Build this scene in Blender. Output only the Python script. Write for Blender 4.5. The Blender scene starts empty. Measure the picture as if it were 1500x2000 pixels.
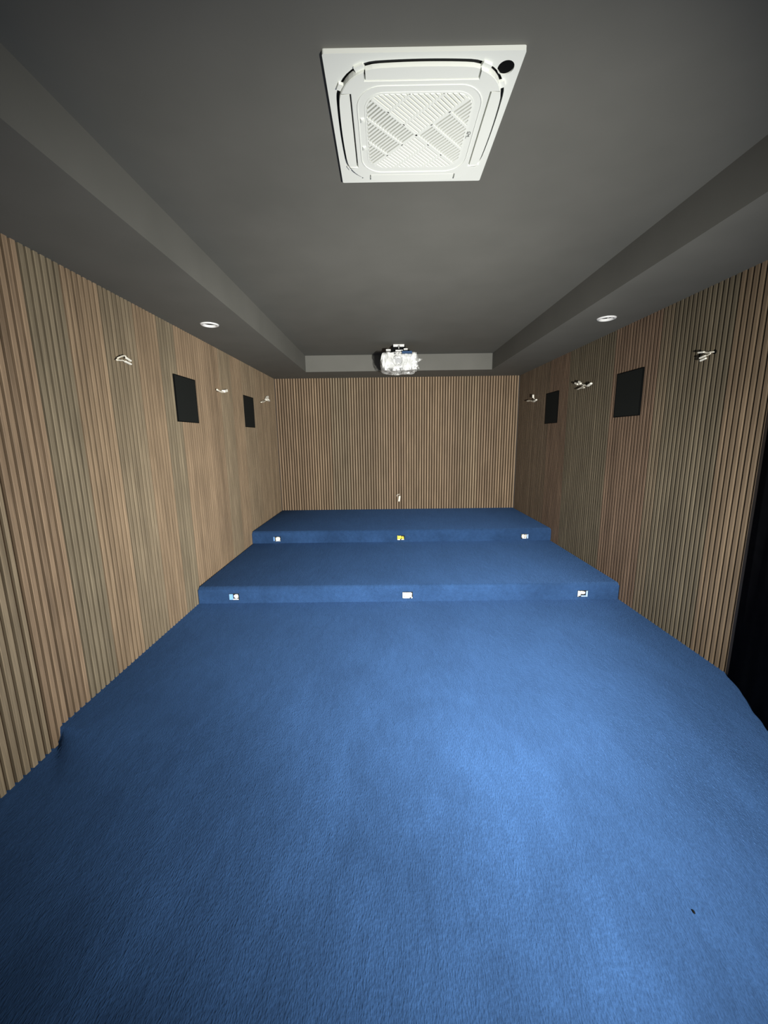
import bpy, bmesh, math, random
from mathutils import Vector, Matrix

# ---------------------------------------------------------------- camera, light, exposure
SC = bpy.context.scene
COL = SC.collection
XL, XR, YB, YF = -1.768, 2.155, 6.609, -2.6          # room: left, right, rear wall, front wall (behind the camera)
Z1, Z2, Z3 = 0.085, 0.247, 0.408                     # carpeted levels
ZS, ZC = 2.5454, 2.7695                              # bulkhead underside, raised ceiling

def build_camera():
    H, f = 1.5894, 773.1412
    p, y, r = -.1842, -.0058, -.0131
    cp, sp, cy, sy = math.cos(p), math.sin(p), math.cos(y), math.sin(y)
    fw = Vector((sy*cp, cy*cp, sp)); rt = Vector((cy, -sy, 0)); up = rt.cross(fw)
    c, s = math.cos(r), math.sin(r)
    rt2 = c*rt + s*up; up2 = -s*rt + c*up
    cam = bpy.data.cameras.new('camera'); o = bpy.data.objects.new('camera', cam); COL.objects.link(o)
    m = Matrix((rt2, up2, -fw)).transposed().to_4x4(); m.translation = (0, 0, H)
    o.matrix_world = m
    cam.sensor_fit = 'HORIZONTAL'; cam.sensor_width = 36; cam.lens = f/1500*36
    cam.clip_start = .02; cam.clip_end = 50
    SC.camera = o
build_camera()

def aim(o, target):
    d = Vector(target) - o.location
    o.rotation_euler = d.to_track_quat('-Z', 'Y').to_euler()

def add_light(name, kind, loc, target, energy, color, **kw):
    l = bpy.data.lights.new(name, kind); l.energy = energy; l.color = color
    for k, v in kw.items(): setattr(l, k, v)
    o = bpy.data.objects.new(name, l); o.location = loc; COL.objects.link(o); aim(o, target)
    return o
# a work lamp just right of the camera: wide flood plus a tighter beam from the same spot
LAMP = (.93, -.10, 1.25)
add_light('work_lamp_flood', 'SPOT', LAMP, (-.35, 5.0, .66), 900, (1.0, .985, .945),
          shadow_soft_size=.07, spot_size=math.radians(121), spot_blend=1.0)
add_light('work_lamp_beam', 'SPOT', LAMP, (-.15, 5.0, .85), 1000, (1.0, .985, .945),
          shadow_soft_size=.07, spot_size=math.radians(80), spot_blend=1.0)
# added fill panel behind the camera, standing for no real opening; lifts the shade
add_light('added_fill', 'AREA', (.3, -2.4, 1.4), (0.1, 4, 1.9), 14, (.93, .97, 1.0),
          shape='RECTANGLE', size=1.2, size_y=2.0)

w = bpy.data.worlds.new('world'); SC.world = w; w.use_nodes = True
w.node_tree.nodes['Background'].inputs[0].default_value = (.8, .9, 1, 1)
w.node_tree.nodes['Background'].inputs[1].default_value = .05
SC.view_settings.view_transform = 'Standard'; SC.view_settings.look = 'None'
SC.view_settings.exposure = 0; SC.view_settings.gamma = 1
SC.view_settings.use_curve_mapping = False

# ---------------------------------------------------------------- materials
def mat(name, base, rough=.6, spec=.5, metal=0):
    m = bpy.data.materials.new(name); m.use_nodes = True
    b = m.node_tree.nodes['Principled BSDF']
    b.inputs['Base Color'].default_value = (*base, 1); b.inputs['Roughness'].default_value = rough
    b.inputs['Specular IOR Level'].default_value = spec; b.inputs['Metallic'].default_value = metal
    return m
def nodes(m): return m.node_tree.nodes, m.node_tree.links, m.node_tree.nodes['Principled BSDF']
def noise_color(m, c1, c2, scale, stretch=(1,1,1), detail=4, lo=.3, hi=.7, bump=0, bdist=.002, coord='Object'):
    N, L, B = nodes(m)
    tc = N.new('ShaderNodeTexCoord'); mp = N.new('ShaderNodeMapping'); mp.inputs['Scale'].default_value = stretch
    n = N.new('ShaderNodeTexNoise'); n.inputs['Scale'].default_value = scale; n.inputs['Detail'].default_value = detail
    r = N.new('ShaderNodeValToRGB'); r.color_ramp.elements[0].color = (*c1, 1); r.color_ramp.elements[1].color = (*c2, 1)
    r.color_ramp.elements[0].position = lo; r.color_ramp.elements[1].position = hi
    L.new(tc.outputs[coord], mp.inputs[0]); L.new(mp.outputs[0], n.inputs['Vector']); L.new(n.outputs[0], r.inputs[0])
    L.new(r.outputs[0], B.inputs['Base Color'])
    if bump:
        bp = N.new('ShaderNodeBump'); bp.inputs['Strength'].default_value = bump; bp.inputs['Distance'].default_value = bdist
        L.new(n.outputs[0], bp.inputs['Height']); L.new(bp.outputs[0], B.inputs['Normal'])
    return m

M = {}
M['ceil'] = noise_color(mat('dark_grey_paint', (.1,.1,.095), .75, .3), (.132,.131,.115), (.146,.144,.127), 3, bump=0)
M['white'] = mat('white_plastic', (.82,.84,.775), .5, .3)
M['white2'] = mat('white_plastic_louver', (.85,.87,.80), .45, .3)
M['groove'] = mat('dark_groove', (.02,.022,.022), .7, .3)
M['filter'] = noise_color(mat('filter_mesh', (.33,.34,.29), .8, .2), (.13,.135,.115), (.17,.175,.15), 400)
M['black'] = mat('black_plastic', (.003,.0035,.0035), .8, .1)
M['grey'] = mat('grey_print', (.22,.23,.21), .6, .3)
M['felt'] = noise_color(mat('brown_black_felt', (.035,.022,.012), .95, .1), (.034,.022,.013), (.052,.034,.019), 300)
M['speaker'] = noise_color(mat('black_speaker_cloth', (.008,.009,.008), .95, .1), (.010,.011,.010), (.018,.020,.018), 500, bump=.3, bdist=.001)
M['cable'] = mat('cream_cable', (.85,.80,.66), .5, .4)
M['connector'] = mat('white_connector', (.95,.92,.80), .6, .3)
M['whitebox'] = mat('white_box', (.82,.85,.88), .5, .3)
M['bluebox'] = mat('light_blue_box', (.22,.45,.85), .5, .3)
M['paleblue'] = mat('pale_blue_box', (.42,.60,.90), .5, .3)
M['yellow'] = mat('yellow_box', (.85,.75,.10), .5, .3)
M['film_blue'] = mat('blue_print', (.008,.045,.12), .5, .3)
M['housing'] = mat('white_housing', (.55,.56,.54), .5, .4)
M['lens'] = mat('lens_glass', (.45,.46,.46), .08, .8)
M['metal'] = mat('white_painted_metal', (.7,.7,.68), .45, .5)
M['curtain'] = noise_color(mat('black_velvet', (.003,.003,.004), 1, .05), (.002,.0025,.003), (.005,.005,.006), 12)
M['reflector'] = mat('white_reflector', (.85,.85,.83), .3, .5)

# wood: colour per slat from the mesh attribute, times fine vertical grain
def wood():
    m = mat('slat_veneer', (.2,.15,.1), .62, .25); N, L, B = nodes(m)
    a = N.new('ShaderNodeAttribute'); a.attribute_name = 'slat_tone'
    tc = N.new('ShaderNodeTexCoord'); mp = N.new('ShaderNodeMapping'); mp.inputs['Scale'].default_value = (1, 1, .022)
    n = N.new('ShaderNodeTexNoise'); n.inputs['Scale'].default_value = 170; n.inputs['Detail'].default_value = 5; n.inputs['Roughness'].default_value = .65
    mp2 = N.new('ShaderNodeMapping'); mp2.inputs['Scale'].default_value = (1, 1, .25)
    n2 = N.new('ShaderNodeTexNoise'); n2.inputs['Scale'].default_value = 9; n2.inputs['Detail'].default_value = 3
    r = N.new('ShaderNodeMapRange'); r.inputs[1].default_value = .25; r.inputs[2].default_value = .75; r.inputs[3].default_value = .66; r.inputs[4].default_value = 1.34
    r2 = N.new('ShaderNodeMapRange'); r2.inputs[1].default_value = .3; r2.inputs[2].default_value = .7; r2.inputs[3].default_value = .88; r2.inputs[4].default_value = 1.12
    L.new(tc.outputs['Object'], mp.inputs[0]); L.new(mp.outputs[0], n.inputs['Vector'])
    L.new(tc.outputs['Object'], mp2.inputs[0]); L.new(mp2.outputs[0], n2.inputs['Vector'])
    L.new(n.outputs[0], r.inputs[0]); L.new(n2.outputs[0], r2.inputs[0])
    mu = N.new('ShaderNodeMath'); mu.operation = 'MULTIPLY'; L.new(r.outputs[0], mu.inputs[0]); L.new(r2.outputs[0], mu.inputs[1])
    v = N.new('ShaderNodeVectorMath'); v.operation = 'SCALE'
    L.new(a.outputs['Color'], v.inputs[0]); L.new(mu.outputs[0], v.inputs['Scale'])
    L.new(v.outputs[0], B.inputs['Base Color'])
    bp = N.new('ShaderNodeBump'); bp.inputs['Strength'].default_value = .25; bp.inputs['Distance'].default_value = .001
    L.new(n.outputs[0], bp.inputs['Height']); L.new(bp.outputs[0], B.inputs['Normal'])
    return m
M['wood'] = wood()

def carpet():
    m = mat('blue_carpet', (.04,.12,.33), .95, .1); N, L, B = nodes(m)
    tc = N.new('ShaderNodeTexCoord')
    def nz(scale, st, det, lo, hi, a, b, dist=0):
        mp = N.new('ShaderNodeMapping'); mp.inputs['Scale'].default_value = st
        n = N.new('ShaderNodeTexNoise'); n.inputs['Scale'].default_value = scale; n.inputs['Detail'].default_value = det
        n.inputs['Distortion'].default_value = dist
        r = N.new('ShaderNodeMapRange'); r.inputs[1].default_value = lo; r.inputs[2].default_value = hi
        r.inputs[3].default_value = a; r.inputs[4].default_value = b
        L.new(tc.outputs['Object'], mp.inputs[0]); L.new(mp.outputs[0], n.inputs['Vector']); L.new(n.outputs[0], r.inputs[0])
        return n, r
    n1, r1 = nz(3.2, (1, .6, 1), 5, .3, .7, .82, 1.18, .5)      # trodden, brushed nap patches
    n2, r2 = nz(30, (1, .4, 1), 4, .3, .7, .90, 1.10, .6)
    n3, r3 = nz(210, (1, .35, 1), 3, .25, .75, .80, 1.20)       # pile tufts
    def mul(a, b):
        x = N.new('ShaderNodeMath'); x.operation = 'MULTIPLY'; L.new(a, x.inputs[0]); L.new(b, x.inputs[1]); return x.outputs[0]
    k = mul(mul(r1.outputs[0], r2.outputs[0]), r3.outputs[0])
    v = N.new('ShaderNodeVectorMath'); v.operation = 'SCALE'; v.inputs[0].default_value = (.0230, .059, .143)
    L.new(k, v.inputs['Scale']); L.new(v.outputs[0], B.inputs['Base Color'])
    ad = N.new('ShaderNodeMath'); ad.operation = 'MULTIPLY_ADD'; L.new(n2.outputs[0], ad.inputs[0]); ad.inputs[1].default_value = .8
    L.new(n3.outputs[0], ad.inputs[2])
    bp = N.new('ShaderNodeBump'); bp.inputs['Strength'].default_value = .75; bp.inputs['Distance'].default_value = .008
    L.new(ad.outputs[0], bp.inputs['Height']); L.new(bp.outputs[0], B.inputs['Normal'])
    B.inputs['Sheen Weight'].default_value = .32; B.inputs['Sheen Roughness'].default_value = .5
    B.inputs['Sheen Tint'].default_value = (.17, .39, .9, 1)
    return m
M['carpet'] = carpet()

def film():
    m = bpy.data.materials.new('clear_plastic_film'); m.use_nodes = True
    N = m.node_tree.nodes; L = m.node_tree.links; B = N['Principled BSDF']
    B.inputs['Base Color'].default_value = (.88,.89,.86,1); B.inputs['Roughness'].default_value = .25
    B.inputs['Specular IOR Level'].default_value = .7
    tc = N.new('ShaderNodeTexCoord'); mp = N.new('ShaderNodeMapping'); mp.inputs['Scale'].default_value = (1.6, 1, .7); mp.inputs['Rotation'].default_value = (0, .6, 0)
    n = N.new('ShaderNodeTexNoise'); n.inputs['Scale'].default_value = 13; n.inputs['Detail'].default_value = 2; n.inputs['Distortion'].default_value = 1.2
    r = N.new('ShaderNodeMapRange'); r.inputs[1].default_value = .42; r.inputs[2].default_value = .58; r.inputs[3].default_value = .10; r.inputs[4].default_value = .85
    L.new(tc.outputs['Object'], mp.inputs[0]); L.new(mp.outputs[0], n.inputs['Vector']); L.new(n.outputs[0], r.inputs[0]); L.new(r.outputs[0], B.inputs['Alpha'])
    return m
M['film'] = film()

# ---------------------------------------------------------------- helpers
def obj(name, bm, m, parent=None, smooth=False, label=None):
    bmesh.ops.recalc_face_normals(bm, faces=bm.faces[:])
    me = bpy.data.meshes.new(name); bm.to_mesh(me); bm.free()
    for x in (m if isinstance(m, (list, tuple)) else [m]): me.materials.append(x)
    if smooth:
        for p in me.polygons: p.use_smooth = True
    o = bpy.data.objects.new(name, me); COL.objects.link(o)
    if parent: o.parent = parent
    if label: o['label'] = label
    return o
def tag(o, label, cat, group=None):
    o['label'] = label; o['category'] = cat
    if group: o['group'] = group
    return o
def thing(name, label, cat, loc=(0,0,0), group=None, rotz=0):
    o = bpy.data.objects.new(name, None); COL.objects.link(o); o.location = loc; o.rotation_euler.z = rotz
    return tag(o, label, cat, group)
def struct(name, bm, m):
    o = obj(name, bm, m); o['kind'] = 'structure'; return o

def box(bm, x0, x1, y0, y1, z0, z1, mi=0):
    v = [bm.verts.new(p) for p in ((x0,y0,z0),(x1,y0,z0),(x1,y1,z0),(x0,y1,z0),(x0,y0,z1),(x1,y0,z1),(x1,y1,z1),(x0,y1,z1))]
    fs = [bm.faces.new([v[i] for i in q]) for q in ((3,2,1,0),(4,5,6,7),(0,1,5,4),(1,2,6,5),(2,3,7,6),(3,0,4,7))]
    for f in fs: f.material_index = mi
    return fs
def bevel(bm, w, seg=2):
    bmesh.ops.bevel(bm, geom=bm.edges[:], offset=w, segments=seg, profile=.5, affect='EDGES')
def plate(outer, holes, w0, w1, to3, bm=None):
    """solid plate: 2D outline with holes, between w0 and w1; to3(u, v, w) gives the point"""
    bm = bm or bmesh.new()
    edges = []
    for lp in [outer] + list(holes):
        vs = [bm.verts.new(to3(u, v, w0)) for u, v in lp]
        for i in range(len(vs)): edges.append(bm.edges.new((vs[i], vs[(i+1) % len(vs)])))
    r = bmesh.ops.triangle_fill(bm, edges=edges, use_beauty=True)
    fs = [g for g in r['geom'] if isinstance(g, bmesh.types.BMFace)]
    e = bmesh.ops.extrude_face_region(bm, geom=fs)
    d = Vector(to3(0, 0, w1)) - Vector(to3(0, 0, w0))
    bmesh.ops.translate(bm, verts=[g for g in e['geom'] if isinstance(g, bmesh.types.BMVert)], vec=d)
    return bm
XY = lambda u, v, w: (u, v, w)
def rect(x0, x1, y0, y1): return [(x0,y0),(x1,y0),(x1,y1),(x0,y1)]
def circle(cx, cy, r, n=40): return [(cx + r*math.cos(2*math.pi*i/n), cy + r*math.sin(2*math.pi*i/n)) for i in range(n)]
def rrect(h, r, n=8, hx=None, bulge=0, cx=0, cy=0):
    """rounded square of half size h, corner radius r, sides bulging outward"""
    hx = hx or h; P = []
    for k, (sx, sy, a0) in enumerate(((1,1,0),(-1,1,90),(-1,-1,180),(1,-1,270))):
        for i in range(n+1):
            a = math.radians(a0 + 90*i/n)
            P.append((sx*(hx-r) + r*math.cos(a), sy*(h-r) + r*math.sin(a)))
    Q = []
    for i in range(len(P)):
        a, b = P[i], P[(i+1) % len(P)]
        Q.append(a)
        if bulge and (i+1) % (n+1) == 0:
            for j in range(1, 16):
                t = j/16; Q.append((a[0]*(1-t)+b[0]*t, a[1]*(1-t)+b[1]*t))
    if bulge:
        R = []
        for x, y in Q:
            m = max(abs(x)/hx, abs(y)/h); s = min(abs(x)/hx, abs(y)/h)
            k = bulge*(1 - min(1, s/.75)**2)
            if abs(x)/hx >= abs(y)/h: x += math.copysign(k, x)
            else: y += math.copysign(k, y)
            R.append((x, y))
        Q = R
    return [(x+cx, y+cy) for x, y in Q]
def tube(bm, pts, r, seg=8, cap=True, radii=None):
    pts = [Vector(p) for p in pts]
    # smooth the path (Catmull-Rom)
    if len(pts) > 2:
        Q = [pts[0]*2-pts[1]] + pts + [pts[-1]*2-pts[-2]]; S = []
        for i in range(1, len(Q)-2):
            for j in range(5):
                t = j/5; a, b, c, d = Q[i-1], Q[i], Q[i+1], Q[i+2]
                S.append(.5*((2*b)+(c-a)*t+(2*a-5*b+4*c-d)*t*t+(3*b-a-3*c+d)*t**3))
        S.append(pts[-1]); pts = S
    rings = []
    up = Vector((0,0,1))
    for i, p in enumerate(pts):
        t = (pts[min(i+1, len(pts)-1)] - pts[max(i-1, 0)]).normalized()
        a = t.cross(up)
        if a.length < .05: a = t.cross(Vector((1,0,0)))
        a.normalize(); b = t.cross(a).normalized()
        rings.append([bm.verts.new(p + r*(math.cos(2*math.pi*k/seg)*a + math.sin(2*math.pi*k/seg)*b)) for k in range(seg)])
    for i in range(len(rings)-1):
        for k in range(seg): bm.faces.new((rings[i][k], rings[i][(k+1)%seg], rings[i+1][(k+1)%seg], rings[i+1][k]))
    bm.faces.new(rings[0][::-1]); bm.faces.new(rings[-1])
    return bm
def lathe(bm, prof, cx, cy, n=40, close=False):
    rows = [[bm.verts.new((cx + r*math.cos(2*math.pi*k/n), cy + r*math.sin(2*math.pi*k/n), z)) for k in range(n)] for r, z in prof]
    N = len(rows)
    for i in range(N if close else N-1):
        for k in range(n):
            bm.faces.new((rows[i][k], rows[i][(k+1)%n], rows[(i+1)%N][(k+1)%n], rows[(i+1)%N][k]))
    return rows
def obox(bm, c, ax, hl, hw, hh, up=(0,0,1)):
    """box centred at c with long axis ax"""
    ax = Vector(ax).normalized(); up = Vector(up); s = ax.cross(up)
    if s.length < .05: s = ax.cross(Vector((1,0,0)))
    s.normalize(); u = s.cross(ax)
    c = Vector(c); vs = []
    for a in (-1,1):
        for b in (-1,1):
            for d in (-1,1): vs.append(bm.verts.new(c + a*hl*ax + b*hw*s + d*hh*u))
    for q in ((0,1,3,2),(4,6,7,5),(0,4,5,1),(2,3,7,6),(0,2,6,4),(1,5,7,3)): bm.faces.new([vs[i] for i in q])

# ---------------------------------------------------------------- floor and platforms
# one carpeted floor; along the left wall near the camera it drops a little, ending in a small step
bm = bmesh.new(); box(bm, XL-.05, XR+.05, YF, YB+.05, -.12, -.02)
def smooth01(t): t = max(0, min(1, t)); return t*t*(3-2*t)
fx = [XL-.05 + .02*k for k in range(66)] + [0, 1.0, XR+.05]
fy = [YF, -1.5, -.6] + [-.4+.1*k for k in range(20)] + [1.6+.02*k for k in range(12)] + [1.83+.004*k for k in range(14)] + [1.95, 2.5, YB+.05]
grid = []
for y in fy:
    row = []
    for x in fx:
        a = smooth01((XL+1.22-x)/1.20)
        wd = .012 + 1.3*max(0, (x-XL)/.8)
        row.append(bm.verts.new((x, y, Z1*(1 - a*smooth01((1.876-y)/wd)))))
    grid.append(row)
for i in range(len(fy)-1):
    for k in range(len(fx)-1):
        f = bm.faces.new((grid[i][k], grid[i][k+1], grid[i+1][k+1], grid[i+1][k])); f.smooth = True
struct('floor', bm, M['carpet'])
SX0, SX1 = XL+.003, XR-.003
def platform(name_label, y, z0, z1, rad, holes=(), y_end=YB):
    """carpeted platform with a rounded front edge; holes = boxes cut in the riser (x, z)"""
    bm = bmesh.new()
    prof = [(y, z0)]
    for i in range(9):
        a = math.pi/2*i/8
        prof.append((y + rad*(1-math.cos(a)), z1 - rad + rad*math.sin(a)))
    zt = prof[1][1]
    # top and nosing as a swept strip, riser as a plate with holes
    xs = [SX0, SX0+.012, SX1-.012, SX1]
    rows = []
    for k, x in enumerate(xs):
        d = .008 if k in (0, 3) else 0
        rows.append([bm.verts.new((x, py + d, pz - (d if i > 0 else 0))) for i, (py, pz) in enumerate(prof[1:])] + [bm.verts.new((x, y_end-.002, z1-d))])
    for a in range(3):
        for i in range(len(rows[0])-1): bm.faces.new((rows[a][i], rows[a][i+1], rows[a+1][i+1], rows[a+1][i]))
    for f in bm.faces: f.smooth = True
    bm2 = bm
    hl = [rect(x-.049, x+.049, z-.033, z+.033) for x, z in holes]
    plate(rect(SX0, SX1, z0, zt), hl, y, y+.02, lambda u, v, w: (u, w, v), bm2)
    o = obj('carpeted_platform', bm2, M['carpet'])
    for p in o.data.polygons: p.use_smooth = abs(p.normal.y) < .999 and abs(p.normal.x) < .5 and p.area > 0
    return tag(o, name_label, 'platform', 'stepped cinema platforms')
H2 = [(-1.434, .148), (.189, .147), (1.820, .143)]
H3 = [(-1.441, .305), (.188, .302), (1.812, .302)]
platform('middle blue carpeted platform with three white cutouts in its riser', 3.491, Z1, Z2, .028, H2)
platform('topmost blue carpeted platform against the rear slatted wall', 5.049, Z2, Z3, .028, H3)

# ---------------------------------------------------------------- slatted walls
PITCH, SW, SD = .0421, .0268, .014
WARM = (.285,.205,.128); GREEN = (.228,.186,.122); RED = (.240,.160,.105)
def lerp(a, b, t): return tuple(a[i]*(1-t)+b[i]*t for i in range(3))
def slat_wall(name, to3, u0, u1, z0, z1, tone, seams=(), seed=1):
    """to3(u, depth, z); depth 0 = felt backing, grows into the room"""
    rnd = random.Random(seed); bm = bmesh.new()
    lay = bm.faces.layers.float_color.new('slat_tone')
    def hex_(a, b, d0, d1, zz0, zz1, mi, c):
        P = [to3(u, d, z) for z in (zz0, zz1) for d in (d0, d1) for u in (a, b)]
        v = [bm.verts.new(p) for p in P]
        for q in ((0,1,3,2),(4,6,7,5),(0,4,5,1),(2,3,7,6),(0,2,6,4),(1,5,7,3)):
            f = bm.faces.new([v[i] for i in q]); f.material_index = mi; f[lay] = (*c, 1)
    hex_(u0, u1, -.06, 0, z0-.02, z1+.05, 1, (0,0,0))
    n = int(round((u1-u0)/PITCH))
    for i in range(n):
        c = u0 + (i+.5)*(u1-u0)/n
        j = rnd.gauss(0, 1)
        col = tone(c, rnd); k = 1 + .085*max(-2, min(2, j)); col = tuple(x*k for x in col)
        w = SW/2
        for s in seams:
            if abs(c-s) < PITCH/2: w *= .72
        dd = SD + rnd.uniform(-.0006, .0006)
        # a slat with a tiny chamfer: two stacked hexahedra would double faces, so build profile directly
        ch = .0016
        prof = [(-w, 0), (-w, dd-ch), (-w+ch, dd), (w-ch, dd), (w, dd-ch), (w, 0)]
        A = [bm.verts.new(to3(c+a, d, z0)) for a, d in prof]; B = [bm.verts.new(to3(c+a, d, z1)) for a, d in prof]
        fs = [bm.faces.new((A[q], A[q+1], B[q+1], B[q])) for q in range(5)]
        fs.append(bm.faces.new(A)); fs.append(bm.faces.new(B))
        for q, f in enumerate(fs):
            k = .62 if q in (0, 4) else 1          # slat edges darkened: groove shade put into their colour
            f.material_index = 0; f[lay] = (col[0]*k, col[1]*k, col[2]*k, 1)
    return struct(name, bm, [M['wood'], M['felt']])
def blocks(tab):
    def t(u, rnd):
        for lim, c in tab:
            if u < lim: return c
        return tab[-1][1]
    return t
left_tab = [(-1.9,WARM),(-1.3,GREEN),(-.7,WARM),(-.1,GREEN),(.5,WARM),(1.1,GREEN),(1.5,WARM),(1.81,lerp(GREEN,WARM,.3)),(2.10,lerp(WARM,RED,.3)),(2.38,GREEN),(2.66,WARM),(2.98,lerp(GREEN,WARM,.25)),
            (3.29,WARM),(3.56,lerp(GREEN,WARM,.1)),(4.43,lerp(WARM,RED,.15)),(4.75,lerp(GREEN,WARM,.4)),(5.1,WARM),(5.6,lerp(WARM,GREEN,.4)),(9,lerp(WARM,GREEN,.2))]
SHADED = lambda c, k=.66: tuple(q*k for q in c)  # darkens the right wall's slats: its weaker light put into the colour
right_tab = [(2.63,SHADED(WARM,.70)),(3.15,SHADED(GREEN)),(3.3,SHADED(lerp(GREEN,WARM,.4))),(3.9,SHADED(RED,.74)),(4.84,SHADED(GREEN,.60)),(5.4,SHADED(RED,.62)),(9,SHADED(lerp(RED,GREEN,.4),.62))]
back_rnd = random.Random(8)
back_blocks = [(XL+.3*k, lerp(lerp(WARM, GREEN, back_rnd.random()*.8), RED, back_rnd.random()*.4)) for k in range(1, 15)]
slat_wall('wall_left', lambda u, d, z: (XL-SD+d, u, z), YF, YB, 0, ZS, blocks(left_tab), (1.81, 4.43), 3)
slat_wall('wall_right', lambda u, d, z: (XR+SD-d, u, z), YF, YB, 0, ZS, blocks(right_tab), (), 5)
slat_wall('wall_back', lambda u, d, z: (u, YB+SD-d, z), XL, XR, Z3-.2, ZS, blocks(back_blocks), (), 7)
bm = bmesh.new(); box(bm, XL-.1, XR+.1, YF-.1, YF, -.1, ZC+.1); struct('wall_front', bm, M['ceil'])

# ---------------------------------------------------------------- ceiling, dropped bulkheads round it
LX, RX, RY = -1.1393, 1.5515, 5.999
bm = bmesh.new(); box(bm, LX-.05, RX+.05, YF, RY+.05, ZC, ZC+.1); struct('ceiling', bm, M['ceil'])
DL = [(-1.462, 3.545), (1.850, 3.535)]
bm = plate(rect(XL-.06, LX, YF, YB+.06), [circle(*DL[0], .060)], ZS, ZC+.1, XY); struct('trim_1', bm, M['ceil'])
bm = plate(rect(RX, XR+.06, YF, YB+.06), [circle(*DL[1], .060)], ZS, ZC+.1, XY); struct('trim_2', bm, M['ceil'])
bm = bmesh.new(); box(bm, LX, RX, RY, YB+.06, ZS, ZC+.1); struct('trim_3', bm, M['ceil'])

# ---------------------------------------------------------------- black curtain beside the right wall
def curtain():
    path = [(2.136,2.262),(2.108,2.15),(2.048,2.02),(1.980,1.886),(1.93,1.765),(1.95,1.62),(2.02,1.5),(2.08,1.3),(2.09,.9),(2.09,.2),(2.09,-.4)]
    P = []
    for i in range(len(path)-1):
        a, b = Vector(path[i]), Vector(path[i+1]); n = max(3, int((b-a).length/.012))
        for j in range(n): P.append(a.lerp(b, j/n))
    P.append(Vector(path[-1]))
    Q = []
    for i in range(len(P)):                      # smooth the plan line
        a = P[max(0, i-9):i+10]; c = Vector((0, 0))
        for q in a: c += q
        Q.append(c/len(a) if 0 < i < len(P)-1 else P[i])
    P = Q
    s = 0; line = []
    for i, p in enumerate(P):
        if i: s += (p-P[i-1]).length
        t = (P[min(i+1,len(P)-1)]-P[max(i-1,0)]).normalized(); nrm = Vector((-t.y, t.x))
        amp = .004*min(1, s/.3)
        off = amp*(math.sin(s*40)+.35*math.sin(s*23+1))
        line.append((p + nrm*(-off), nrm))
    bm = bmesh.new(); rows = []
    for side in (0, 1):
        for z in (0, 1):
            rows.append([bm.verts.new((q.x - side*.004*n.x, q.y - side*.004*n.y, Z1+.004 if z == 0 else ZS-.004)) for q, n in line])
    a0, a1, b0, b1 = rows
    for i in range(len(line)-1):
        bm.faces.new((a0[i],a0[i+1],a1[i+1],a1[i])); bm.faces.new((b0[i+1],b0[i],b1[i],b1[i+1]))
        bm.faces.new((a1[i],a1[i+1],b1[i+1],b1[i])); bm.faces.new((a0[i+1],a0[i],b0[i],b0[i+1]))
    bm.faces.new((a0[0],a1[0],b1[0],b0[0])); bm.faces.new((a1[-1],a0[-1],b0[-1],b1[-1]))
    o = obj('curtain', bm, M['curtain'], smooth=True)
    tag(o, 'black floor-length curtain hanging at the near end of the right wall', 'curtain')
curtain()

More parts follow.
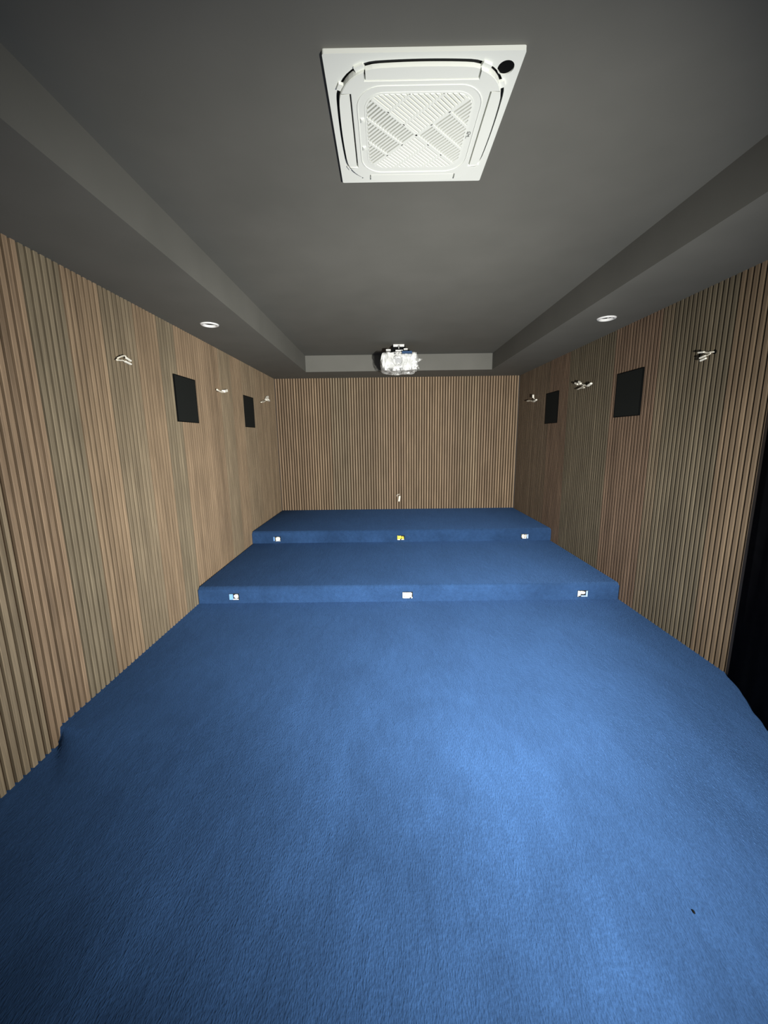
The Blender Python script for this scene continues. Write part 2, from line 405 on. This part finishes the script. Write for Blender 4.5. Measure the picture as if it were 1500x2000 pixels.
# ---------------------------------------------------------------- ceiling cassette air conditioner
def clip_poly(poly, n, c):
    """keep the part where dot(p, n) <= c"""
    out = []
    for i in range(len(poly)):
        a, b = poly[i], poly[(i+1) % len(poly)]
        da, db = a[0]*n[0]+a[1]*n[1]-c, b[0]*n[0]+b[1]*n[1]-c
        if da <= 0: out.append(a)
        if (da < 0 < db) or (db < 0 < da):
            t = da/(da-db); out.append((a[0]+(b[0]-a[0])*t, a[1]+(b[1]-a[1])*t))
    return out
def prism(bm, poly, z0, z1):
    if len(poly) < 3: return
    A = [bm.verts.new((x, y, z0)) for x, y in poly]; B = [bm.verts.new((x, y, z1)) for x, y in poly]
    n = len(poly)
    bm.faces.new(A); bm.faces.new(B[::-1])
    for i in range(n): bm.faces.new((A[i], B[i], B[(i+1)%n], A[(i+1)%n]))
def aircon():
    t = thing('ceiling_air_conditioner', 'square white cassette air conditioner set in the dark ceiling', 'air conditioner', (.1335, 1.7695, ZC)); t.scale = (1.010, 1.003, 1)
    F = -.014                      # underside of the frame
    Bz = -.033                     # underside of the raised centre
    hole = rrect(.283, .135, 10, bulge=.008)
    hc = (.2655, -.2545)
    bm = plate(rrect(.3125, .006, 3), [hole, circle(*hc, .0262, 32)], F+.0138, F, XY)
    obj('panel_frame', bm, M['white'], t)
    bm = bmesh.new(); box(bm, -.306, .306, -.306, .306, -.0015, .012)
    obj('air_duct', bm, M['groove'], t, label='dark recess behind the panel')
    # open corner hole, its darkness put in as a black disc
    bm = bmesh.new(); lathe(bm, [(.0, F+.004), (.0258, F+.004), (.0258, F+.012), (0, F+.012)], *hc, 32)
    bmesh.ops.remove_doubles(bm, verts=bm.verts[:], dist=1e-5)
    obj('corner_hole_disc', bm, M['black'], t, label='black disc for the dark of an open screw hole in one corner')
    # centre body: contour minus the four louver bays
    cont = rrect(.2735, .127, 10, bulge=.008)
    FW, FI, GAP = .1855, .2345, .0035
    body = list(cont)
    # walk round and cut the bays
    def in_bay(p): return (abs(p[0]) < FW and abs(p[1]) > FI) or (abs(p[1]) < FW and abs(p[0]) > FI)
    out = []; n = len(cont)
    def edge_at(side_axis, sgn, v):
        # contour coordinate on a bulged side at lateral v
        best = None
        for i in range(n):
            a, b = cont[i], cont[(i+1)%n]
            la, lb = a[1-side_axis], b[1-side_axis]
            if a[side_axis]*sgn > .2 and b[side_axis]*sgn > .2 and min(la,lb) <= v <= max(la,lb) and la != lb:
                s = (v-la)/(lb-la); best = a[side_axis]+(b[side_axis]-a[side_axis])*s
        return best
    def bay_pts(axis, sgn, direction):
        e = edge_at(axis, sgn, FW*direction); e2 = edge_at(axis, sgn, -FW*direction)
        P = [(e, FW*direction), (FI*sgn, FW*direction), (FI*sgn, -FW*direction), (e2, -FW*direction)]
        return P if axis == 0 else [(b, a) for a, b in P]
    # contour is counter-clockwise from +x side corner
    i0 = next(i for i in range(n) if in_bay(cont[i-1]) and not in_bay(cont[i]))
    prev_in = False
    for k in range(n+1):
        p = cont[(i0+k) % n]; inn = in_bay(p)
        if inn and not prev_in:
            axis = 0 if abs(p[0]) > abs(p[1]) else 1
            sgn = 1 if p[axis] > 0 else -1
            q = cont[(i0+k+1) % n]; d = -1 if q[1-axis] > p[1-axis] else 1
            out += bay_pts(axis, sgn, d)
        if not inn and k < n: out.append(p)
        prev_in = inn
    bm = plate(out, [rrect(.190, .066, 8)], -.010, Bz+.004, XY)
    bmesh.ops.bevel(bm, geom=[e for e in bm.edges if all(abs(v.co.z-(Bz+.004)) < 1e-5 for v in e.verts) and len(e.link_faces) == 2 and any(abs(f.normal.z) < .5 for f in e.link_faces)], offset=.0015, segments=2, affect='EDGES')
    obj('centre_panel', bm, M['white'], t)
    # raised rim + dish of the intake grille
    bm = plate(rrect(.2175, .088, 8), [rrect(.2145, .085, 8)], Bz+.006, Bz+.0022, XY)
    obj('grille_rim', bm, M['white'], t)
    # louvers
    for axis, sgn in ((1,-1),(1,1),(0,-1),(0,1)):
        lat = [(-FW+GAP) + (2*(FW-GAP))*i/16 for i in range(17)]
        outer = [(edge_at(axis, sgn, v), v) for v in lat]
        gi = GAP*(1.5 if axis == 0 else .8)
        P = [(FI*sgn + sgn*gi, lat[0])] + outer + [(FI*sgn + sgn*gi, lat[-1])]
        if axis == 1: P = [(b, a) for a, b in P]
        bm = bmesh.new(); prism(bm, P, -.014, Bz+.0055)
        obj('louver', bm, M['white2'], t)
    # corner bridges across the groove
    for sx in (-1, 1):
        for sy in (-1, 1):
            for a in (24, 66):
                ca, sa = math.cos(math.radians(a)), math.sin(math.radians(a))
                c = (sx*(.146+.134*ca), sy*(.146+.134*sa))
                bm = bmesh.new(); obox(bm, (c[0], c[1], -.0165), (sx*ca, sy*sa, 0), .0095, .012 if a == 24 else .016, .0045)
                obj('corner_bridge', bm, M['white2'], t)
    # intake grille
    g = bmesh.new()
    GH, GR = .184, .062
    gr = rrect(GH, GR, 8)
    plate(rrect(.1915, .068, 8), [gr], -.028, Bz+.003, XY, g)
    zt, zb = -.025, Bz+.0015
    s2 = math.sqrt(.5); pitch, slot = .01375, .0062
    d1 = (s2, s2); d2 = (s2, -s2)            # along "\" on the ceiling seen from here, and across it
    # four quadrants: (normal limits, strip direction index)
    quads = [((0,-1), d2), ((0,1), d2), ((-1,0), d1), ((1,0), d1)]
    # near/far quadrants carry strips running one diagonal, side quadrants the other
    D = GH*math.sqrt(2)
    for (qx, qy), across in quads:
        if qx == 0: e1, e2 = (s2, s2*0+qy*s2), (-s2, qy*s2)
        else:       e1, e2 = (qx*s2, s2), (qx*s2, -s2)
        # quadrant = cone between directions e1 and e2; local axes: strips run along r, stacked along s
        # near/far: strips run along "\" = (1,1) ; sides: along "/" = (1,-1)
        run = Vector((s2, s2)) if qx == 0 else Vector((s2, -s2))
        stk = Vector((run.y, -run.x))
        arms = [Vector(e1), Vector(e2)]
        ra = next(a for a in arms if abs(a.dot(run)) > .9)   # arm parallel to strips
        sa_ = next(a for a in arms if abs(a.dot(run)) < .1)  # arm the strips end on
        k = 0
        while True:
            lo = k*pitch + slot/2 + (0 if k else 0); hi = (k+1)*pitch - slot/2
            if lo > D: break
            if k == 0: lo = 0
            P = [tuple(ra*0 + sa_*lo), tuple(ra*D + sa_*lo), tuple(ra*D + sa_*hi), tuple(sa_*hi)]
            P = [(p[0], p[1]) for p in P]
            # clip to the rounded square
            for i in range(len(gr)):
                a, b = gr[i], gr[(i+1) % len(gr)]
                nx, ny = b[1]-a[1], -(b[0]-a[0]); L_ = math.hypot(nx, ny)
                if L_ < 1e-9: continue
                nx /= L_; ny /= L_
                P = clip_poly(P, (nx, ny), nx*a[0]+ny*a[1])
                if len(P) < 3: break
            if len(P) >= 3: prism(g, P, zt, zb)
            k += 1
        # cross ribs, parallel to the arm the strips end on
        for fr, hw in ((.0, .0035), (.31, .0042), (.66, .0042)):
            o = fr*(D-.026)
            P = [tuple(ra*(o-hw)), tuple(ra*(o+hw)), tuple(ra*(o+hw)+sa_*D), tuple(ra*(o-hw)+sa_*D)]
            P = [(p[0], p[1]) for p in P]
            ar = sum(P[i][0]*P[(i+1)%4][1]-P[(i+1)%4][0]*P[i][1] for i in range(4))
            for i in range(len(gr)):
                a, b = gr[i], gr[(i+1) % len(gr)]
                nx, ny = b[1]-a[1], -(b[0]-a[0]); L_ = math.hypot(nx, ny)
                if L_ < 1e-9: continue
                nx /= L_; ny /= L_
                P = clip_poly(P, (nx, ny), nx*a[0]+ny*a[1])
                if len(P) < 3: break
            if len(P) >= 3: prism(g, P, zt+.002, zb-.0004)
    obj('intake_grille', g, M['white2'], t)
    bm = bmesh.new(); box(bm, -.187, .187, -.187, .187, -.0075, -.004)
    obj('air_filter', bm, M['filter'], t, label='pale grey filter behind the slots')
    # emblem on the right edge of the grille
    bm = bmesh.new(); ez0, ez1 = Bz+.0045, Bz+.0030
    ex, ey = .2015, .002
    plate([(ex+.0052*math.cos(a)*1.0, ey-.004+.0085*math.sin(a)) for a in [2*math.pi*i/24 for i in range(24)]],
          [[(ex+.0030*math.cos(a), ey-.004+.0060*math.sin(a)) for a in [2*math.pi*i/24 for i in range(24)]]], ez0, ez1, XY, bm)
    prism(bm, [(ex-.0065,ey+.0135),(ex+.0035,ey+.0135),(ex+.0005,ey+.0045),(ex-.0025,ey+.0045)], ez0, ez1)
    prism(bm, [(ex-.0080,ey-.014),(ex-.0055,ey-.014),(ex-.0075,ey+.001),(ex-.0100,ey-.001)], ez0, ez1)
    prism(bm, [(ex-.0095,ey+.008),(ex-.0070,ey+.008),(ex-.0085,ey+.022),(ex-.0110,ey+.022)], ez0, ez1)
    obj('emblem', bm, M['grey'], t, label='tiny grey maker emblem')
    for yy in (-.074, .068):
        bm = bmesh.new(); box(bm, -.2085, -.1955, yy-.010, yy+.010, Bz+.001, Bz+.0045)
        box(bm, -.2055, -.1985, yy-.0065, yy+.0065, Bz-.0005, Bz+.001); bevel(bm, .0006, 1)
        obj('grille_latch', bm, M['white'], t)
aircon()

# ---------------------------------------------------------------- recessed downlights
def downlight(c, label, clips):
    t = thing('recessed_downlight', label, 'ceiling light', (c[0], c[1], ZS), 'recessed downlights in the bulkheads')
    bm = bmesh.new(); lathe(bm, [(.054, 0), (.052, -.006), (.058, -.010), (.071, -.007), (.0745, -.0005), (.0745, 0)], 0, 0, 48, True)
    obj('trim_ring', bm, M['reflector'], t, True)
    bm = bmesh.new(); lathe(bm, [(.053, -.004), (.0515, .009), (.0525, .010), (.0545, -.001)], 0, 0, 48, True)
    obj('reflector', bm, M['reflector'], t, True)
    bm = bmesh.new(); lathe(bm, [(.0515, .009), (.046, .040), (.048, .041), (.053, .010)], 0, 0, 48, True)
    obj('baffle', bm, M['black'], t, True)
    bm = bmesh.new(); lathe(bm, [(0, .030), (.0445, .030), (.0445, .060), (0, .060)], 0, 0, 40)
    bmesh.ops.remove_doubles(bm, verts=bm.verts[:], dist=1e-5)
    obj('lamp_module', bm, M['black'], t)
    if clips:
        bm = bmesh.new(); obox(bm, (-.006, -.012, .012), (.8, .5, 1), .016, .004, .0015); obox(bm, (.016, 0, .014), (.3, .2, 1), .014, .008, .0015)
        obj('spring_clip', bm, M['metal'], t)
downlight(DL[0], 'unlit white-ringed recessed downlight in the left bulkhead', False)
downlight(DL[1], 'unlit white-ringed recessed downlight in the right bulkhead', True)

# ---------------------------------------------------------------- in-wall speakers
def speaker(x, y, side, label):
    t = thing('wall_speaker', label, 'speaker', (x, y, 2.144-.392), 'black in-wall speakers')
    s = side; bm = bmesh.new()
    W, Hh = .19, .392
    lo, hi = sorted((-s*.012, s*.004))
    to3 = lambda u, v, w: (w, u, v)
    plate(rect(-W, W, 0, Hh), [rect(-W+.007, W-.007, .007, Hh-.007)], lo, hi, to3, bm)
    obj('frame', bm, M['black'], t)
    bm = bmesh.new(); lo, hi = sorted((-s*.012, s*.0028)); box(bm, lo, hi, -W+.007, W-.007, .007, Hh-.007)
    obj('cloth_grille', bm, M['speaker'], t)
speaker(XL, 3.650, 1, 'black square speaker on the left wall, nearer of that wall\'s two')
speaker(XL, 5.297, 1, 'black square speaker on the left wall, farther one near the rear corner')
speaker(XR, 3.648, -1, 'black square speaker on the right wall, nearer of that wall\'s two')
speaker(XR, 5.288, -1, 'black square speaker on the right wall, farther one near the rear corner')

# ---------------------------------------------------------------- loose wire tails on the side walls
def wire_tail(label, wall_x, side, base, cables, plugs, rc=.0055, rp=.011):
    """cables/plugs: lists of (off, y, z); off = distance from the wall face"""
    by, bz = base
    t = thing('wire_tail', label, 'wire', (wall_x, by, bz), 'loose wire tails for wall lamps')
    g = lambda p: (side*p[0], p[1]-by, p[2]-bz)
    bm = bmesh.new(); lathe(bm, [(0,0),(.014,0)], 0, 0, 20)
    bmesh.ops.remove_doubles(bm, verts=bm.verts[:], dist=1e-5)
    bmesh.ops.rotate(bm, verts=bm.verts[:], matrix=Matrix.Rotation(math.pi/2, 3, 'Y'))
    e = bmesh.ops.extrude_face_region(bm, geom=bm.faces[:])
    bmesh.ops.translate(bm, verts=[q for q in e['geom'] if isinstance(q, bmesh.types.BMVert)], vec=(side*.0012,0,0))
    obj('cable_hole', bm, M['black'], t)
    for c in cables:
        bm = bmesh.new(); tube(bm, [g(p) for p in c], rc, 8); obj('cable', bm, M['cable'], t, True)
    for a, b in plugs:
        a, b = Vector(g(a)), Vector(g(b))
        bm = bmesh.new(); obox(bm, (a+b)/2, b-a, (b-a).length/2, rp, rp*.75); bevel(bm, .003, 2)
        obj('connector', bm, M['connector'], t)
FL, FR = XL, XR
wire_tail('white wire tail with two connectors on left wall, nearest the camera', FL, 1, (2.765, 2.130),
    [[(.004,2.765,2.130),(.03,2.700,2.112),(.03,2.737,2.116),(.03,2.762,2.120),(.03,2.79,2.117)], [(.004,2.765,2.130),(.026,2.721,2.127),(.03,2.764,2.147),(.03,2.795,2.155),(.03,2.803,2.143)]],
    [((.03,2.785,2.118),(.03,2.848,2.110)), ((.03,2.802,2.143),(.03,2.851,2.132))], .005, .0075)
wire_tail('white wire tail on the left wall between its two black speakers', FL, 1, (4.33, 2.105),
    [[(.004,4.33,2.105),(.028,4.261,2.108),(.03,4.318,2.099),(.03,4.396,2.097),(.03,4.433,2.105)]],
    [((.03,4.42,2.108),(.03,4.505,2.126))], .008, .018)
wire_tail('white wire tail on the left wall closest to the rear corner', FL, 1, (5.95, 2.150),
    [[(.004,5.95,2.150),(.028,5.74,2.109),(.03,5.869,2.125),(.03,6.00,2.165)]],
    [((.03,5.98,2.160),(.03,6.075,2.218)), ((.034,6.04,2.175),(.034,6.115,2.165))], .007, .017)
wire_tail('white wire tail with paired connectors on right wall, nearest the camera', FR, -1, (2.735, 2.115),
    [[(.004,2.735,2.115),(.033,2.785,2.122),(.033,2.76,2.114),(.035,2.725,2.107),(.035,2.737,2.099),(.035,2.765,2.097)]],
    [((.035,2.833,2.130),(.035,2.780,2.124)), ((.035,2.814,2.091),(.035,2.762,2.098)), ((.035,2.806,2.073),(.035,2.757,2.081))], .0035, .0068)
wire_tail('white forked wire tail on the right wall between its two speakers', FR, -1, (4.42, 2.125),
    [[(.004,4.42,2.125),(.03,4.544,2.146),(.035,4.403,2.122),(.035,4.334,2.102),(.035,4.28,2.104)], [(.004,4.42,2.125),(.03,4.547,2.092),(.035,4.466,2.096),(.035,4.381,2.091)]],
    [((.035,4.598,2.165),(.035,4.53,2.143)), ((.035,4.518,2.169),(.035,4.467,2.140)), ((.035,4.31,2.100),(.035,4.241,2.116))], .006, .0115)
wire_tail('white wire tail on the right wall closest to the rear corner', FR, -1, (5.88, 2.10),
    [[(.004,5.88,2.10),(.034,6.12,2.105),(.035,6.03,2.108),(.035,5.88,2.080),(.035,5.80,2.078)], [(.004,5.88,2.10),(.03,5.872,2.134)]],
    [((.035,5.83,2.076),(.035,5.74,2.092)), ((.035,5.878,2.173),(.035,5.873,2.130))], .007, .012)

# ---------------------------------------------------------------- wired socket boxes in the risers
def crumple(bm, c, rx, ry, rz, seed, sub=3):
    r = bmesh.ops.create_icosphere(bm, subdivisions=sub, radius=1)
    rnd = random.Random(seed)
    for v in r['verts']:
        k = 1 + rnd.uniform(-.16, .16)
        v.co = Vector((c[0] + v.co.x*rx*k, c[1] + v.co.y*ry*k, c[2] + v.co.z*rz*k))
def riser_box(x, y, z, label, tray_m, lumps, strips):
    t = thing('socket_box', label, 'socket box', (x, y, z-.033), 'open socket boxes in the risers')
    to3 = lambda u, v, w: (u, w, v+.033)
    bm = plate(rect(-.047, .047, -.031, .031), [rect(-.043, .043, -.027, .027)], -.002, .045, to3)
    box(bm, -.043, .043, .041, .045, .006, .060)
    obj('box_shell', bm, M['groove'], t)
    for i, (m, cx, cz, rx, rz, sd) in enumerate(lumps):
        bm = bmesh.new(); crumple(bm, (cx, .012, .033+cz), rx, .018, rz, sd)
        obj('wire_bundle', bm, M[m], t)
    for m, x0, x1, z0, z1 in strips:
        bm = bmesh.new(); box(bm, x0, x1, -.003, .012, .033+z0, .033+z1); bevel(bm, .001, 1)
        obj('insert', bm, M[m], t)
yy = 3.491
riser_box(-1.434, yy, .148, 'socket box with light blue insert, leftmost in the middle platform riser', 'bluebox', [('connector', .018, .002, .024, .018, 1)],
          [('bluebox', -.044, -.012, -.028, .028), ('whitebox', -.010, .042, -.028, -.020)])
riser_box(.189, yy, .147, 'all-white socket box at the centre of the middle platform riser', 'whitebox', [('connector', -.012, .002, .030, .024, 2), ('connector', .020, .0, .022, .025, 3)],
          [('whitebox', -.045, -.036, -.028, .028), ('whitebox', -.040, .020, -.029, -.020), ('whitebox', .034, .045, -.030, -.018)])
riser_box(1.820, yy, .143, 'socket box with pale blue rim, rightmost in the middle platform riser', 'bluebox', [('connector', -.026, .0, .012, .026, 4), ('connector', .004, .006, .024, .014, 5)],
          [('whitebox', -.046, -.038, -.029, .029), ('paleblue', -.012, .032, -.029, -.020), ('paleblue', .034, .045, -.030, .028)])
yy = 5.049
riser_box(-1.441, yy, .305, 'small white socket box, leftmost in the topmost platform riser', 'whitebox', [('connector', .008, .0, .032, .026, 6)],
          [('bluebox', -.046, -.032, -.028, .028), ('whitebox', -.02, .044, -.030, -.022)])
riser_box(.188, yy, .302, 'yellow socket box at the centre of the topmost platform riser', 'yellow', [('yellow', -.016, .004, .026, .024, 7), ('yellow', .026, -.004, .014, .022, 8)],
          [('whitebox', -.046, -.010, -.030, -.020), ('yellow', -.046, -.036, -.024, .030), ('whitebox', .004, .042, -.028, -.020)])
riser_box(1.812, yy, .302, 'white socket box with bluish right side in the topmost riser', 'whitebox', [('connector', -.018, .0, .020, .028, 9), ('connector', .016, .002, .009, .028, 10)],
          [('paleblue', .029, .045, -.029, .028), ('whitebox', -.030, .020, -.030, -.020)])

# white connector hanging out of the rear wall
t = thing('wire_connector', 'white connector hanging out of the rear slatted wall above the platform', 'wire', (.222, YB, .60))
bm = bmesh.new(); obox(bm, (0, -.028, -.010), (.16, 0, 1), .048, .022, .015); bevel(bm, .005, 2); obj('connector_body', bm, M['connector'], t)
bm = bmesh.new(); tube(bm, [(.01, -.001, .06), (-.02, -.03, .058), (-.042, -.03, .046), (-.04, -.03, .028)], .006); obj('cable', bm, M['cable'], t, True)

# ---------------------------------------------------------------- ceiling projector in its plastic wrap
def projector():
    cx, y0, y1, zb, zt = .186, 5.25, 5.60, 2.462, 2.640
    t = thing('projector', 'ceiling-mounted white projector still wrapped in crumpled plastic film', 'projector', (cx, 5.43, ZC))
    def L(x, y, z): return (x, y-5.43, z-ZC)
    bm = bmesh.new()
    a = L(-.205, y0+.02, zb); b = L(.205, y1, zt); box(bm, a[0], b[0], a[1], b[1], a[2], b[2]); bevel(bm, .022, 4)
    obj('housing', bm, M['housing'], t, True)
    # lens ring + lens at the centre of the front
    def ring(prof, m, name, lab=None):
        bm = bmesh.new(); lathe(bm, prof, 0, 0, 40, name == 'lens_ring')
        bmesh.ops.rotate(bm, verts=bm.verts[:], matrix=Matrix.Rotation(math.pi/2, 3, 'X'))
        c = L(-.018, y0-.006, 2.545); bmesh.ops.translate(bm, verts=bm.verts[:], vec=c)
        bmesh.ops.remove_doubles(bm, verts=bm.verts[:], dist=1e-6)
        return obj(name, bm, m, t, True, lab)
    ring([(.053, -.03), (.053, .014), (.059, .018), (.065, .012), (.065, -.03)], M['housing'], 'lens_ring')
    ring([(0, .006), (.03, .003), (.053, -.004), (.053, -.02), (0, -.02)], M['lens'], 'lens')
    # blue printed strip
    bm = bmesh.new(); a = L(.045, 5.222, 2.628); box(bm, .035, .160, a[1], a[1]+.10, a[2], a[2]+.030); bevel(bm, .003, 1)
    obj('blue_label', bm, M['film_blue'], t, label='blue printed strip on its top right')
    # plastic film: crumpled shell sagging below
    bm = bmesh.new()
    bmesh.ops.create_grid(bm, x_segments=1, y_segments=1, size=.1); bm.clear()
    bmesh.ops.create_cube(bm, size=2)
    bmesh.ops.subdivide_edges(bm, edges=bm.edges[:], cuts=11, use_grid_fill=True)
    rnd = random.Random(11)
    import mathutils
    for v in bm.verts:
        p = v.co.copy()
        q = Vector((math.copysign(abs(p.x)**1.0, p.x), p.y, p.z))
        # round the box corners a little
        r = Vector((p.x*math.sqrt(1-.10*p.y*p.y-.12*p.z*p.z), p.y*math.sqrt(1-.10*p.x*p.x-.12*p.z*p.z), p.z*math.sqrt(1-.08*p.x*p.x-.05*p.y*p.y)))
        x = r.x*.238; y = r.y*.190; z = r.z*.104
        if p.z < -.3: z -= .022*(1-p.x*p.x*.8)*(-p.z)
        nv = mathutils.noise.noise_vector(Vector((x*11, y*11, z*14)))
        n2 = mathutils.noise.noise_vector(Vector((x*34+5, y*34, z*34)))
        d = nv*.013 + n2*.007
        v.co = Vector((x+.002, y+5.43-5.43-.0, z+2.548-ZC)) + d
    ps = bm.verts
    bm.verts.ensure_lookup_table()
    # loose corners of film sticking out on the right
    for (P, Q, R_, S) in (((.225,-.15,-.245),(.225,-.13,-.185),(.30,-.17,-.205),(.245,-.16,-.232)), ((.205,-.16,-.285),(.238,-.14,-.265),(.255,-.17,-.325),(.222,-.165,-.300)),
                          ((.19,-.17,-.135),(.235,-.12,-.145),(.246,-.16,-.19),(.20,-.175,-.18)), ((-.225,-.15,-.16),(-.19,-.17,-.118),(-.15,-.16,-.135),(-.2,-.175,-.18))):
        A = [bm.verts.new(p) for p in (P, Q, R_, S)]; B = [bm.verts.new((p[0], p[1]+.002, p[2])) for p in (P, Q, R_, S)]
        bm.faces.new(A); bm.faces.new(B[::-1])
        for i in range(4): bm.faces.new((A[i], B[i], B[(i+1)%4], A[(i+1)%4]))
    obj('plastic_wrap', bm, M['film'], t, label='crumpled translucent film')
    # ceiling mount
    bm = bmesh.new(); box(bm, -.07, .07, -.05, .05, -.012, 0); box(bm, -.070, -.012, -.056, -.050, -.030, 0); box(bm, .012, .070, -.056, -.050, -.030, 0); bevel(bm, .001, 1)
    obj('ceiling_plate', bm, M['metal'], t)
    bm = bmesh.new(); box(bm, -.09, .085, -.035, .055, -.075, -.012); bevel(bm, .004, 1)
    obj('mount_block', bm, M['black'], t)
    bm = bmesh.new(); tube(bm, [(0,-.054,-.02),(0,-.054,-.055)], .004); obj('mount_bolt', bm, M['metal'], t)
    for a, b_, zz in ((-.165, -.105, -.088), (.06, .11, -.080), (-.045, .05, -.097)):
        bm = bmesh.new(); box(bm, a, b_, -.12, .06, zz, zz+.017); bevel(bm, .002, 1); obj('mount_arm', bm, M['metal'], t)
    bm = bmesh.new(); box(bm, -.15, .14, -.02, .03, -.135, -.060); bevel(bm, .003, 1); obj('mount_bracket', bm, M['black'], t)
projector()

# small dark tuft dropped on the carpet
bm = bmesh.new(); crumple(bm, (0, 0, .002), .0035, .007, .0025, 4, 2)
o = obj('lint_speck', bm, M['black']); o.location = (.968, 1.015, Z1); tag(o, 'tiny dark lint speck lying on the near blue carpet', 'lint')
